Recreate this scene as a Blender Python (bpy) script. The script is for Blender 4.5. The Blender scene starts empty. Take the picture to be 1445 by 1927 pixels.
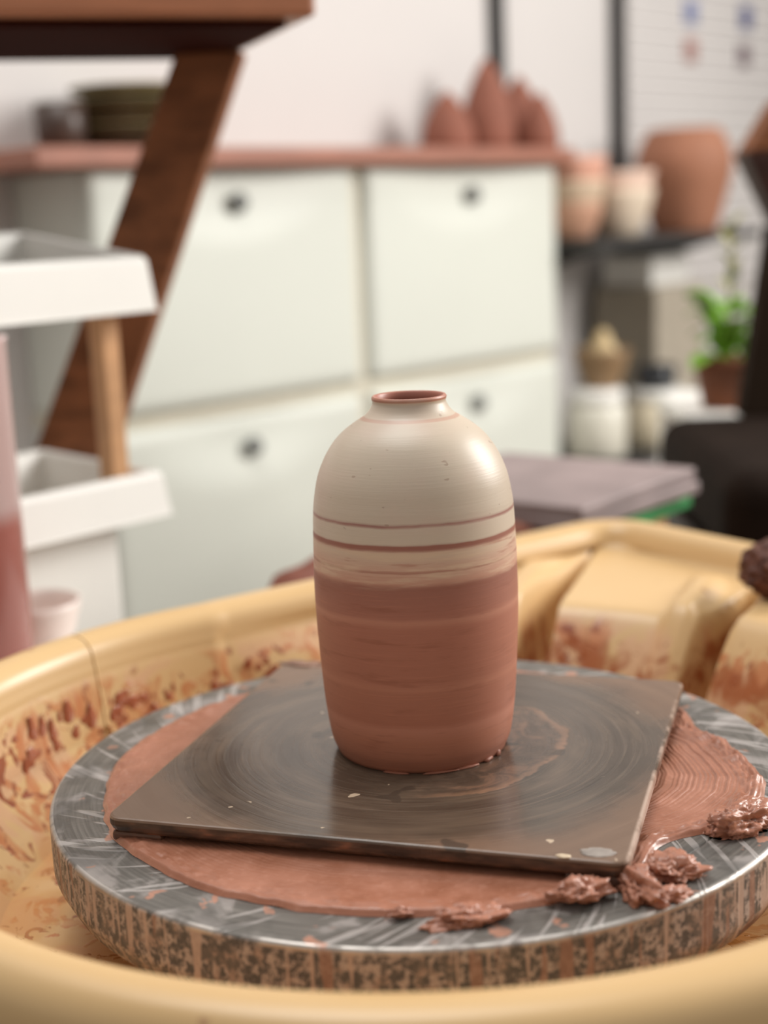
import bpy, bmesh, math, random
import numpy as np
from mathutils import Vector, Matrix, noise as mn

# ---------------------------------------------------------------- camera, world, light
scn = bpy.context.scene
COL = scn.collection
vs = scn.view_settings
vs.view_transform = 'Standard'; vs.look = 'None'; vs.gamma = 1.0; vs.use_curve_mapping = False
vs.exposure = -0.03
WZ = 0.53                                            # height of the wheel head above the floor
cd = bpy.data.cameras.new('camera'); cam = bpy.data.objects.new('camera', cd); COL.objects.link(cam)
cd.sensor_fit = 'VERTICAL'; cd.sensor_height = 36.0; cd.sensor_width = 27.0; cd.lens = 51.1
cd.clip_start = 0.02
r_ = Vector((0.99907614, 0.01042097, -0.04169257)); u_ = Vector((0.03869411, 0.20398351, 0.97820933)); f_ = Vector((-0.01869849, 0.97891886, -0.20339183))
mw = Matrix((r_, u_, -f_)).transposed().to_4x4(); mw.translation = (0, -0.6705, 0.2677 + WZ)
cam.matrix_world = mw
cd.dof.use_dof = True; cd.dof.focus_distance = 0.645; cd.dof.aperture_fstop = 4.3
scn.camera = cam

w = bpy.data.worlds.new('world'); scn.world = w; w.use_nodes = True
bg = w.node_tree.nodes['Background']; bg.inputs[0].default_value = (1.0, 0.98, 0.95, 1); bg.inputs[1].default_value = 0.42

def area(name, loc, target, sx, sy, power, col):
    l = bpy.data.lights.new(name, 'AREA'); l.shape = 'RECTANGLE'; l.size = sx; l.size_y = sy; l.energy = power; l.color = col
    o = bpy.data.objects.new(name, l); COL.objects.link(o); o.location = loc
    o.rotation_euler = (Vector(target) - Vector(loc)).to_track_quat('-Z', 'Y').to_euler()
    return o
area('window_light', (2.3, 1.05, 1.75), (0, 0.2, 0.6), 1.1, 1.3, 88, (1.0, 0.97, 0.93))
area('overhead_fill', (-0.3, 0.4, 2.75), (-0.1, 0.6, 0), 1.2, 1.2, 34, (1.0, 0.98, 0.95))  # added soft fill from above

# ---------------------------------------------------------------- helpers
random.seed(7)
def S(r, g, b, a=1):
    f = lambda c: (c / 255 / 12.92) if c <= 10.3 else ((c / 255 + 0.055) / 1.055) ** 2.4
    return (f(r), f(g), f(b), a)

class N:
    """small node-graph helper"""
    def __init__(s, name, rough=0.5, metal=0.0, spec=0.5, coat=0.0, trans=0.0):
        s.m = bpy.data.materials.new(name); s.m.use_nodes = True
        s.t = s.m.node_tree; s.b = s.t.nodes['Principled BSDF']
        s.b.inputs['Roughness'].default_value = rough; s.b.inputs['Metallic'].default_value = metal
        s.b.inputs['Specular IOR Level'].default_value = spec; s.b.inputs['Coat Weight'].default_value = coat
        s.b.inputs['Coat Roughness'].default_value = 0.12
        s.b.inputs['Transmission Weight'].default_value = trans
    def n(s, typ, **kw):
        nd = s.t.nodes.new(typ)
        for k, v in kw.items(): setattr(nd, k, v)
        return nd
    def l(s, a, b): s.t.links.new(a, b)
    def inp(s, sock, v):
        if hasattr(v, 'node'): s.l(v, sock)
        else: sock.default_value = v
    def attr(s, name): return s.n('ShaderNodeAttribute', attribute_name=name).outputs['Vector']
    def obj(s): return s.n('ShaderNodeTexCoord').outputs['Object']
    def sep(s, v):
        nd = s.n('ShaderNodeSeparateXYZ'); s.l(v, nd.inputs[0]); return nd.outputs
    def comb(s, x, y, z):
        nd = s.n('ShaderNodeCombineXYZ')
        for i, v in enumerate((x, y, z)): s.inp(nd.inputs[i], v)
        return nd.outputs[0]
    def math(s, op, a, b=0.0, c=0.0):
        nd = s.n('ShaderNodeMath', operation=op); s.inp(nd.inputs[0], a); s.inp(nd.inputs[1], b); s.inp(nd.inputs[2], c); return nd.outputs[0]
    def scale(s, v, sc):
        nd = s.n('ShaderNodeVectorMath', operation='MULTIPLY'); s.l(v, nd.inputs[0]); nd.inputs[1].default_value = sc; return nd.outputs[0]
    def noise(s, v, scale=5.0, detail=3.0, rough=0.55, dist=0.0):
        nd = s.n('ShaderNodeTexNoise'); s.l(v, nd.inputs['Vector']); nd.inputs['Scale'].default_value = scale
        nd.inputs['Detail'].default_value = detail; nd.inputs['Roughness'].default_value = rough; nd.inputs['Distortion'].default_value = dist
        return nd.outputs['Fac']
    def rng(s, v, a, b, c=0.0, d=1.0, smooth=True):
        nd = s.n('ShaderNodeMapRange'); nd.interpolation_type = 'SMOOTHSTEP' if smooth else 'LINEAR'
        s.inp(nd.inputs['Value'], v); s.inp(nd.inputs['From Min'], a); s.inp(nd.inputs['From Max'], b)
        s.inp(nd.inputs['To Min'], c); s.inp(nd.inputs['To Max'], d); return nd.outputs['Result']
    def mix(s, f, a, b):
        nd = s.n('ShaderNodeMix', data_type='RGBA'); s.inp(nd.inputs[0], f); s.inp(nd.inputs[6], a); s.inp(nd.inputs[7], b); return nd.outputs[2]
    def ramp(s, v, stops, interp='LINEAR'):
        nd = s.n('ShaderNodeValToRGB'); nd.color_ramp.interpolation = interp; e = nd.color_ramp.elements
        while len(e) < len(stops): e.new(0.5)
        for el, (p, c) in zip(e, stops): el.position = p; el.color = c
        s.inp(nd.inputs[0], v); return nd.outputs[0]
    def bump(s, h, strength=0.3, dist=0.001):
        nd = s.n('ShaderNodeBump'); nd.inputs['Strength'].default_value = strength; nd.inputs['Distance'].default_value = dist
        s.l(h, nd.inputs['Height']); s.l(nd.outputs[0], s.b.inputs['Normal'])
    def color(s, c): s.inp(s.b.inputs['Base Color'], c)
    def rough(s, c): s.inp(s.b.inputs['Roughness'], c)

_MC = {}
def plain(name, rgb, rough=0.5, metal=0.0, var=0.12, scale=18.0, stretch=(1, 1, 1), bump=0.0, spec=0.5, coat=0.0):
    if name in _MC: return _MC[name]
    k = N(name, rough, metal, spec, coat)
    v = k.scale(k.obj(), stretch); nz = k.noise(v, scale, 4)
    c = S(*rgb); d = tuple(x * (1 - var) for x in c[:3]) + (1,); h = tuple(min(1, x * (1 + var)) for x in c[:3]) + (1,)
    k.color(k.ramp(nz, [(0.3, d), (0.7, h)]))
    if bump: k.bump(nz, bump, 0.002)
    _MC[name] = k.m; return k.m
def wood(name, rgb, rough=0.55, dark=0.5, spec=0.4):
    if name in _MC: return _MC[name]
    k = N(name, rough, 0.0, spec); o = k.obj()
    g = k.noise(k.scale(o, (3, 40, 40)), 1.6, 6, 0.6, 0.4); kn = k.noise(o, 9, 2)
    c = S(*rgb); d = tuple(x * dark for x in c[:3]) + (1,)
    k.color(k.mix(k.rng(kn, 0.35, 0.75), k.ramp(g, [(0.32, d), (0.62, c)]), tuple(x * 0.75 for x in c[:3]) + (1,)))
    k.bump(g, 0.15, 0.001); _MC[name] = k.m; return k.m

def mesh(name, verts, faces, mat, parent=None, smooth=True, loc=None, pol=None):
    me = bpy.data.meshes.new(name); me.from_pydata([tuple(map(float, v)) for v in verts], [], faces); me.update()
    if smooth: me.polygons.foreach_set('use_smooth', [True] * len(me.polygons))
    if mat: me.materials.append(mat)
    if pol is not None:
        at = me.attributes.new('pol', 'FLOAT_VECTOR', 'POINT'); at.data.foreach_set('vector', np.asarray(pol, dtype=np.float32).ravel())
    return link(name, me, parent, loc)
def link(name, me, parent=None, loc=None):
    o = bpy.data.objects.new(name, me); COL.objects.link(o)
    if parent: o.parent = parent
    if loc is not None: o.location = loc
    return o
def empty(name, loc=(0, 0, 0), rz=0.0):
    o = bpy.data.objects.new(name, None); COL.objects.link(o); o.location = loc; o.rotation_euler = (0, 0, rz); o.empty_display_size = 0.05
    return o
def tag(o, label, cat, group=None):
    o['label'] = label; o['category'] = cat
    if group: o['group'] = group
    return o
def struct(o): o['kind'] = 'structure'; return o
def from_bm(name, bm, mat, parent=None, smooth=False, loc=None):
    me = bpy.data.meshes.new(name); bm.to_mesh(me); bm.free()
    if smooth: me.polygons.foreach_set('use_smooth', [True] * len(me.polygons))
    if mat: me.materials.append(mat)
    return link(name, me, parent, loc)
def box_bm(a, b, bev=0.003, seg=2):
    bm = bmesh.new(); bmesh.ops.create_cube(bm, size=1)
    for v in bm.verts: v.co = Vector([a[i] + (v.co[i] + 0.5) * (b[i] - a[i]) for i in range(3)])
    if bev: bmesh.ops.bevel(bm, geom=bm.edges[:], offset=bev, segments=seg, affect='EDGES', profile=0.5)
    return bm
def box(name, a, b, mat, parent=None, bev=0.003, seg=2): return from_bm(name, box_bm(a, b, bev, seg), mat, parent)
def prism(name, bot, top, mat, parent=None, bev=0.002):
    """hexahedron between two quads (same winding)"""
    bm = bmesh.new(); vb = [bm.verts.new(p) for p in bot]; vt = [bm.verts.new(p) for p in top]
    bm.faces.new(vb[::-1]); bm.faces.new(vt)
    for i in range(4): bm.faces.new((vb[i], vb[(i + 1) % 4], vt[(i + 1) % 4], vt[i]))
    bmesh.ops.recalc_face_normals(bm, faces=bm.faces[:])
    if bev: bmesh.ops.bevel(bm, geom=bm.edges[:], offset=bev, segments=2, affect='EDGES', profile=0.5)
    return from_bm(name, bm, mat, parent)
def lathe(name, prof, mat, parent=None, loc=None, seg=48, wob=0.0, seed=0):
    prof = np.array(prof, float); n = len(prof); V = []; F = []
    for i, (r, z) in enumerate(prof):
        for k in range(seg):
            a = 2 * math.pi * k / seg; rr = r
            if wob: rr = r * (1 + wob * mn.noise(Vector((math.cos(a) * 1.3 + seed, math.sin(a) * 1.3, z * 14))))
            V.append((rr * math.cos(a), rr * math.sin(a), z))
    for i in range(n - 1):
        for k in range(seg):
            F.append((i * seg + k, i * seg + (k + 1) % seg, (i + 1) * seg + (k + 1) % seg, (i + 1) * seg + k))
    V.append((0, 0, prof[0][1])); V.append((0, 0, prof[-1][1])); a, b = len(V) - 2, len(V) - 1
    for k in range(seg):
        F.append((a, (k + 1) % seg, k)); F.append((b, (n - 1) * seg + k, (n - 1) * seg + (k + 1) % seg))
    return mesh(name, V, F, mat, parent, True, loc)
def catmull(pts, n=6):
    P = np.array(pts, float); P = np.vstack([2 * P[0] - P[1], P, 2 * P[-1] - P[-2]]); out = []
    for i in range(1, len(P) - 2):
        for t in np.linspace(0, 1, n, endpoint=False):
            a, b, c, d = P[i - 1], P[i], P[i + 1], P[i + 2]
            out.append(0.5 * (2 * b + (c - a) * t + (2 * a - 5 * b + 4 * c - d) * t * t + (3 * b - a - 3 * c + d) * t ** 3))
    out.append(P[-2]); return np.array(out)
def lump(name, size, mat, parent=None, loc=None, seed=0, rough=0.3, sub=4, fine=0.10, flat=None):
    """irregular torn lump of clay standing on z=0"""
    bm = bmesh.new(); bmesh.ops.create_icosphere(bm, subdivisions=sub, radius=1)
    for v in bm.verts:
        d = v.co.normalized(); s = Vector((seed * 3.1, seed * 1.7, seed))
        k = 1 + rough * mn.noise(d * 1.4 + s) + fine * mn.noise(d * 4.5 + s) + fine * 0.6 * mn.noise(d * 10 + s)
        v.co = Vector((d.x * k * size[0], d.y * k * size[1], d.z * k * size[2]))
    lo = -size[2] * 0.55
    for v in bm.verts: v.co.z = max(v.co.z, lo) - lo
    return from_bm(name, bm, mat, parent, True, loc)
def crumb(name, size, mat, parent, loc, seed):
    """crumbly torn clay: ridged, ragged outline"""
    bm = bmesh.new(); bmesh.ops.create_icosphere(bm, subdivisions=5, radius=1); s = Vector((seed * 3.1, seed * 1.7, seed))
    for v in bm.verts:
        d = v.co.normalized(); f = 1.0
        k = 1 + .55 * mn.noise(d * 1.6 + s) + .34 * mn.noise(d * 3.3 + s) + .20 * (0.4 - abs(mn.noise(d * 5.5 + s)) * 2) + .10 * mn.noise(d * 12 + s) + .05 * mn.noise(d * 26 + s)
        v.co = Vector((d.x * k * size[0], d.y * k * size[1], d.z * k * size[2]))
    lo = -size[2] * .35
    for v in bm.verts: v.co.z = max(v.co.z, lo) - lo
    return from_bm(name, bm, mat, parent, True, loc)
def cyl_bm(bm, r, z0, z1, x=0, y=0, seg=24, r2=None):
    m = Matrix.Translation((x, y, (z0 + z1) / 2))
    bmesh.ops.create_cone(bm, cap_ends=True, segments=seg, radius1=r, radius2=r if r2 is None else r2, depth=z1 - z0, matrix=m)
def cyl(name, r, z0, z1, mat, parent=None, x=0, y=0, seg=24, r2=None):
    bm = bmesh.new(); cyl_bm(bm, r, z0, z1, x, y, seg, r2)
    return from_bm(name, bm, mat, parent, False)
sm = lambda a, b, x: (lambda t: t * t * (3 - 2 * t))(np.clip((x - a) / (b - a), 0, 1))

# ---------------------------------------------------------------- materials of the plain things
M_wall = plain('white_plaster', (208, 203, 200), 0.75, var=0.03, scale=2.0)
M_floor = plain('grey_concrete', (150, 140, 130), 0.7, var=0.15, scale=6)
M_cab = plain('white_cabinet_plastic', (212, 214, 204), 0.5, var=0.02, scale=3)
M_white = plain('white_enamel', (238, 236, 230), 0.4, var=0.03, scale=6)
M_knob = plain('grey_knob', (116, 117, 114), 0.45)
M_board = wood('red_brown_board', (168, 112, 92), 0.5, 0.7)
M_dwood = wood('dark_stained_wood', (142, 90, 60), 0.6, 0.42, .15)
M_lwood = wood('pale_pine', (214, 164, 118), 0.5, 0.8)
M_terra = plain('terracotta_bisque', (136, 82, 64), 0.75, var=0.1, scale=25)
M_terra2 = plain('brown_terracotta', (158, 106, 80), 0.7, var=0.1, scale=12)
M_black = plain('black_steel', (48, 46, 44), 0.5)
M_wetclay = plain('wet_red_clay', (172, 118, 96), 0.30, var=0.16, scale=160, bump=0.5)
M_leather = plain('dark_brown_leather', (30, 20, 14), 0.8, var=0.25, scale=30, spec=0.08)

# ================================================================= THE ROOM
A47 = math.radians(47.4); EX = Vector((math.cos(A47), math.sin(A47), 0)); NX = Vector((math.sin(A47), -math.cos(A47), 0))
RO = Vector((-0.536, 1.405, 0))                       # a point at the foot of the back wall
def room(s, t, z=0.0): return RO + EX * s + NX * t + Vector((0, 0, z))
def room_obj(o, s, t, z=0.0):
    """local x runs along the wall, local -y stands out from it"""
    o.location = room(s, t, z); o.rotation_euler = (0, 0, A47); return o

struct(box('floor', (-5, -4, -0.1), (6, 7, 0.0), M_floor, bev=0))
wb = struct(box('wall_back', (-3.0, 0.0, 0.0), (4.5, 0.1, 2.9), M_wall, bev=0)); room_obj(wb, 0, 0)
bb = struct(box('baseboard_back', (-3.0, -0.012, 0.0), (4.5, 0.0, 0.08), M_white, bev=0.002)); room_obj(bb, 0, 0)

# slatted white panel on the wall
sp = tag(empty('wall_panel'), 'white wall panel of narrow horizontal slats beside black upright', 'panel'); room_obj(sp, 0, 0)
box('backing', (1.50, -0.004, 0.60), (2.9, 0.0, 1.75), M_wall, sp, 0)
slat_me = None
for i in range(34):
    z = 0.60 + i * 0.0335
    if slat_me is None:
        so = box('slat', (1.50, -0.014, 0.0), (2.9, -0.004, 0.031), M_wall, sp, 0.002); slat_me = so.data
    else: so = link('slat', slat_me, sp)
    so.location = (0, 0, z)
# small pictures on the panel
for s_, z_, rgb, lab in ((1.741, 1.193, (120, 128, 165), 'small pale blue square card pinned on slatted panel, above reddish card'),
                         (1.979, 1.196, (78, 84, 128), 'small dark blue square card pinned on slatted panel'),
                         (1.741, 1.114, (165, 125, 118), 'small dusty pink square card pinned below pale blue card'),
                         (1.971, 1.113, (112, 94, 100), 'small purplish grey square card pinned below dark blue card')):
    o = box('wall_card', (-0.024, -0.018, -0.026), (0.024, -0.014, 0.026), plain('card_%d' % rgb[0], rgb, 0.7, var=0.25, scale=40), None, 0.0008)
    room_obj(o, s_, 0.0, z_); tag(o, lab, 'card', 'cards on the slatted panel')

# black steel uprights and shelves
for s_, lab in ((1.069, 'black steel wall upright rising behind the clay cones'), (1.462, 'long black steel wall upright holding the black shelf beside slatted panel')):
    o = box('wall_upright', (-0.013, -0.022, 0.25), (0.013, 0.0, 2.3), M_black, None, 0.002); room_obj(o, s_, 0, 0); tag(o, lab, 'upright', 'black wall uprights')
def shelf(name, s0, s1, z, dep, lab):
    e = tag(empty(name), lab, 'shelf'); room_obj(e, 0, 0)
    box('board', (s0, -dep, z - 0.018), (s1, -0.023, z), M_black, e, 0.002)
    for s_ in (1.069, 1.462):
        if s0 < s_ < s1:
            prism('bracket', [(s_ - .008, -.03, z - .075), (s_ + .008, -.03, z - .075), (s_ + .008, -.024, z - .075), (s_ - .008, -.024, z - .075)],
                  [(s_ - .008, -dep + .02, z - .0182), (s_ + .008, -dep + .02, z - .0182), (s_ + .008, -.024, z - .0182), (s_ - .008, -.024, z - .0182)], M_black, e, 0)
    return e
shelf('wall_shelf', 1.03, 1.60, 0.728, 0.27, 'thin black shelf carrying pale bowls and terracotta planter')
shelf('low_shelf', 1.03, 1.62, 0.318, 0.27, 'lower black shelf carrying lidded jars')

# ---------------------------------------------------------------- white tip-out cabinets
def door_mesh(wd, ht):
    nx, nz = 44, 34; V = []; F = []
    for j in range(nz + 1):
        for i in range(nx + 1):
            x = wd * i / nx; z = ht * j / nz
            q = math.hypot((x - wd / 2) / 0.205, (ht - z) / 0.105)
            y = -0.016 + 0.012 * (1 - float(sm(0.25, 1.10, q)))
            ed = min(x, wd - x, z, ht - z)
            y += 0.006 * (1 - float(sm(0.0, 0.012, ed)))
            V.append((x, y, z))
    for j in range(nz):
        for i in range(nx): a = j * (nx + 1) + i; F.append((a, a + 1, a + nx + 2, a + nx + 1))
    b0 = len(V)
    ring = [i for i in range(nx + 1)] + [j * (nx + 1) + nx for j in range(1, nz + 1)] + [nz * (nx + 1) + i for i in range(nx - 1, -1, -1)] + [j * (nx + 1) for j in range(nz - 1, 0, -1)]
    for r in ring: V.append((V[r][0], 0.008, V[r][2]))
    m = len(ring)
    for k in range(m): F.append((ring[(k + 1) % m], ring[k], b0 + k, b0 + (k + 1) % m))
    F.append(tuple(b0 + k for k in range(m)))
    return V, F
dV, dF = door_mesh(0.496, 0.333); door_me = None
cab_specs = [(-0.010, 0.533, 'upper white tip-out cabinet partly behind the leaning wooden leg'), (0.516, 0.533, 'upper white tip-out cabinet under the clay cones'),
             (-0.010, 0.178, 'lower white tip-out cabinet behind the white cart'), (0.516, 0.178, 'lower white tip-out cabinet under the clay cones end, partly behind the vase')]
for s_, z_, lab in cab_specs:
    e = tag(empty('tip_out_cabinet'), lab, 'cabinet', 'white tip-out cabinets under the board'); room_obj(e, s_, 0.0, z_)
    box('body', (0.004, -0.160, 0.0), (0.492, -0.001, 0.333), M_cab, e, 0.006)
    if door_me is None: d = mesh('door', dV, dF, M_cab, e); door_me = d.data
    else: d = link('door', door_me, e)
    d.location = (0, -0.170, 0.0)
    kb = lathe('knob', [(0.006, 0.0), (0.006, 0.010), (0.013, 0.012), (0.015, 0.017), (0.013, 0.023), (0.004, 0.025)], M_knob, d, (0.260, 0.0, 0.284), 20)
    kb.rotation_euler = (math.radians(90), 0, 0); kb['label'] = 'round grey knob'
for z0, z1 in ((0.511, 0.533),):
    o = tag(box('mounting_rail', (-0.005, -0.172, 0.5115), (1.008, -0.001, 0.5325), plain('cream_rail', (214, 208, 190), .6, var=.03), None, 0.001), 'cream rail strip between upper and lower white cabinets', 'rail'); room_obj(o, 0, 0)
o = tag(box('filler_strip', (0.489, -0.170, 0.178), (0.513, -0.001, 0.5105), _MC['cream_rail'], None, 0.001), 'cream upright strip between the two lower white cabinets', 'strip', 'cream strips between cabinets'); room_obj(o, 0, 0)
o = tag(box('filler_strip', (0.489, -0.170, 0.5335), (0.513, -0.001, 0.8665), _MC['cream_rail'], None, 0.001), 'cream upright strip between the two upper white cabinets', 'strip', 'cream strips between cabinets'); room_obj(o, 0, 0)
bd = tag(box('top_board', (-0.105, -0.215, 0.867), (1.030, -0.001, 0.893), M_board, None, 0.003), 'red-brown wooden board lying along the top of the white cabinets', 'board'); room_obj(bd, 0, 0)

# clay cones standing on the board
def cone_prof(r, h): return [(r * k, h * z) for k, z in ((0.86, 0), (0.97, 0.02), (1.0, 0.12), (0.97, 0.3), (0.84, 0.5), (0.62, 0.7), (0.36, 0.87), (0.18, 0.96), (0.06, 1.0))]
for s_, t_, r, h, lab in ((0.815, 0.10, 0.047, 0.100, 'short blunt red clay cone standing alone at the end of the row'),
                          (0.925, 0.10, 0.050, 0.160, 'tallest pointed red clay cone in the row on the board'),
                          (0.990, 0.166, 0.036, 0.098, 'smallest pinkish clay cone in front of the tallest one'),
                          (1.035, 0.085, 0.048, 0.135, 'mid-sized red clay cone over the board corner')):
    o = lathe('clay_cone', cone_prof(r, h), M_terra, None, None, 32); o.location = room(s_, t_, 0.893); tag(o, lab, 'cone', 'red clay cones on the board')
# dark stacked plates and a cup
M_plate = [plain('olive_glaze_%d' % i, c, 0.35, var=0.25, scale=30) for i, c in enumerate(((74, 58, 36), (110, 96, 66), (88, 68, 38), (104, 92, 62), (120, 106, 70)))]
plate_lab = ['dark brown plate at the bottom of the stack on the board', 'olive plate second from the bottom of the stack', 'brown plate in the middle of the stack', 'olive plate second from the top of the stack', 'pale olive plate on top of the stack on the board']
for i in range(5):
    r = 0.088
    o = lathe('stacked_plate', [(0.045, 0.0), (0.05, 0.0), (r * .96, 0.012), (r, 0.0165), (r * .98, 0.018), (0.05, 0.008), (0.02, 0.0075)], M_plate[i], None, None, 40)
    o.location = room(0.135 + random.uniform(-.003, .003), 0.105, 0.893 + i * 0.0172); tag(o, plate_lab[i], 'plate', 'glazed plates stacked on the board')
o = lathe('dark_cup', [(0.026, 0), (0.032, 0.004), (0.034, 0.03), (0.034, 0.062), (0.031, 0.062), (0.030, 0.02), (0.01, 0.008)], plain('dark_brown_glaze', (66, 50, 42), .4, var=.2), None, None, 32)
o.location = room(0.012, 0.105, 0.893); tag(o, 'small dark brown cup beside the stacked plates', 'cup')

# things on the black shelf
def bowl_prof(r, h): return [(r * .42, 0), (r * .5, 0), (r * .62, h * .12), (r * .84, h * .5), (r * .97, h * .88), (r, h), (r * .94, h), (r * .88, h * .8), (r * .7, h * .3), (r * .3, h * .16), (r * .05, h * .15)]
pale = [(206, 182, 156), (222, 204, 182), (226, 196, 178), (214, 160, 138), (196, 150, 124)]
for i, (s_, t_, z_, r, h, c, lab) in enumerate((
        (1.222, 0.175, 0.728, 0.070, 0.090, 1, 'cream bowl standing on the black shelf beside the planter'),
        (1.076, 0.175, 0.728, 0.055, 0.066, 4, 'brown clay bowl on the black shelf against the cabinet side'),
        (1.218, 0.175, 0.7680, 0.072, 0.082, 2, 'pink clay bowl nested in the cream bowl'),
        (1.078, 0.175, 0.7610, 0.060, 0.075, 0, 'tan bowl nested in the brown bowl against the cabinet side'),
        (1.080, 0.175, 0.7800, 0.061, 0.098, 3, 'rosy bowl on top of the nested tan bowl'))):
    o = lathe('clay_bowl', bowl_prof(r, h), plain('pale_bowl_%d' % c, pale[c], .6, var=.06), None, None, 40, 0.012, i); o.location = room(s_, t_, z_)
    tag(o, lab, 'bowl', 'clay bowls on the black shelf')
pl = [(0.055, 0), (0.062, 0.0), (0.068, 0.012), (0.084, 0.07), (0.096, 0.12), (0.095, 0.155), (0.080, 0.190), (0.070, 0.203), (0.062, 0.203), (0.072, 0.18), (0.086, 0.14), (0.070, 0.05), (0.04, 0.012)]
o = lathe('clay_planter', catmull(pl, 4), M_terra2, None, None, 48, 0.01, 3); o.location = room(1.466, 0.17, 0.728)
tag(o, 'large round terracotta pot at the end of the black shelf', 'pot')
# under the shelf: white box, grey crate, jars
M_crate = plain('taupe_cardboard', (168, 158, 142), .8, var=.06)
o = box('taupe_box', (-0.095, -0.075, 0), (0.095, 0.075, 0.305), M_crate, None, 0.006); room_obj(o, 1.44, 0.105, 0.318); tag(o, 'tall taupe cardboard box behind the jars on the lower shelf', 'box')
o = box('white_carton', (-0.07, -0.06, 0), (0.07, 0.06, 0.062), M_white, None, 0.004); room_obj(o, 1.43, 0.10, 0.623); tag(o, 'white carton lying on top of the taupe box', 'box')
def jar(name, s_, t_, z_, r, h, body, lid, lab):
    e = tag(empty(name, room(s_, t_, z_)), lab, 'jar', 'jars on the lower shelf')
    lathe('body', [(r * .9, 0), (r, 0.006), (r, h * .72), (r * .86, h * .80), (r * .82, h * .82), (r * .3, h * .82)], body, e, None, 32)
    lathe('lid', [(r * .88, h * .8201), (r * .92, h * .83), (r * .92, h * .98), (r * .86, h), (r * .1, h)], lid, e, None, 32)
M_glass = plain('milky_jar', (214, 210, 196), .25, var=.06)
jar('lidded_jar', 1.105, 0.20, 0.318, 0.058, 0.130, M_glass, M_white, 'white lidded jar on the lower shelf beside the cabinets')
jar('lidded_jar', 1.280, 0.22, 0.318, 0.062, 0.112, plain('cream_jar', (226, 214, 188), .4, var=.05), M_white, 'cream lidded jar with a black cup on top')
o = lathe('black_cup', [(0.030, 0), (0.036, 0.003), (0.040, 0.045), (0.037, 0.045), (0.033, 0.01), (0.01, 0.006)], plain('black_glaze', (34, 36, 40), .3), None, None, 32); o.location = room(1.283, 0.22, 0.43); tag(o, 'black cup standing on the cream jar lid', 'cup')
o = lathe('brown_pot', bowl_prof(0.055, 0.075), plain('brown_glaze', (140, 112, 80), .5, var=.15), None, None, 36); o.location = room(1.125, 0.20, 0.448); tag(o, 'brown glazed pot standing on the white lidded jar', 'pot')
o = lathe('buff_gourd', catmull([(0.009, 0), (0.016, 0.003), (0.028, 0.020), (0.034, 0.042), (0.027, 0.062), (0.017, 0.080), (0.013, 0.092), (0.005, 0.099)], 4), plain('buff_clay', (206, 180, 134), .6, var=.08), None, None, 32); o.location = room(1.128, 0.20, 0.4605); tag(o, 'buff gourd-shaped vase standing in the brown pot', 'vase')

# ---------------------------------------------------------------- potted plant on a white stand, dark chair
st = tag(empty('plant_stand', (0.50, 1.34, 0)), 'small white plant stand behind the dark chair', 'stand')
box('table_top', (-0.135, -0.13, 0.498), (0.135, 0.13, 0.520), M_white, st, 0.004)
for sx in (-1, 1):
    for sy in (-1, 1): box('leg', (sx * .118 - .012, sy * .112 - .012, 0), (sx * .118 + .012, sy * .112 + .012, 0.498), M_white, st, 0.002)
pt = tag(empty('potted_plant', (0.432, 1.270, 0.520)), 'leafy green plant in orange-brown pot on the white stand', 'plant')
lathe('pot', [(0.034, 0), (0.036, 0.0), (0.047, 0.055), (0.050, 0.056), (0.050, 0.068), (0.044, 0.068), (0.040, 0.05), (0.01, 0.048)], plain('orange_pot', (120, 66, 34), .7), pt, None, 32)
lathe('soil', [(0.040, 0.046), (0.040, 0.054), (0.02, 0.057), (0.004, 0.058)], plain('soil', (60, 42, 30), .9), pt, None, 24)
M_leaf = plain('bright_leaf', (112, 158, 44), .5, var=.3, scale=40); M_leaf2 = plain('olive_leaf', (150, 146, 96), .5, var=.2)
lv = []; lf = []
for i in range(7):
    tt = i / 6; wd = 0.0145 * math.sin(math.pi * (0.08 + 0.9 * tt)) ** 0.8; x = tt * 0.05; z = 0.010 * math.sin(tt * 2.6)
    lv += [(x, -wd, z + .002), (x, 0, z - .001), (x, wd, z + .002)]
for i in range(6):
    for k in (0, 1): a = i * 3 + k; lf.append((a, a + 1, a + 4, a + 3))
leaf_me = None
random.seed(3)
for i in range(46):
    az = random.uniform(0, 6.283); q = random.random(); el = random.uniform(-0.5, 0.8); z = 0.062 + 0.075 * q; rr = random.uniform(0.006, 0.036)
    if leaf_me is None: lo = mesh('leaf', lv, lf, M_leaf, pt); leaf_me = lo.data
    else: lo = link('leaf', leaf_me, pt)
    lo.location = (rr * math.cos(az), rr * math.sin(az), z); lo.rotation_euler = (random.uniform(-.4, .4), -el, az); k = random.uniform(.6, 1.0); lo.scale = (k, k, k)
bm = bmesh.new(); cyl_bm(bm, 0.0032, 0.05, 0.24, 0, 0, 8, 0.0018); from_bm('stem', bm, M_leaf2, pt)
leaf2 = None
for i in range(9):
    if leaf2 is None:
        lo = mesh('tall_leaf', lv, lf, M_leaf2, pt); leaf2 = lo.data
    else: lo = link('tall_leaf', leaf2, pt)
    az = i * 2.4; lo.location = (0.002 * math.cos(az), 0.002 * math.sin(az), 0.14 + i * 0.012); lo.rotation_euler = (0, -0.6, az); lo.scale = (.55, .6, .6)

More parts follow.
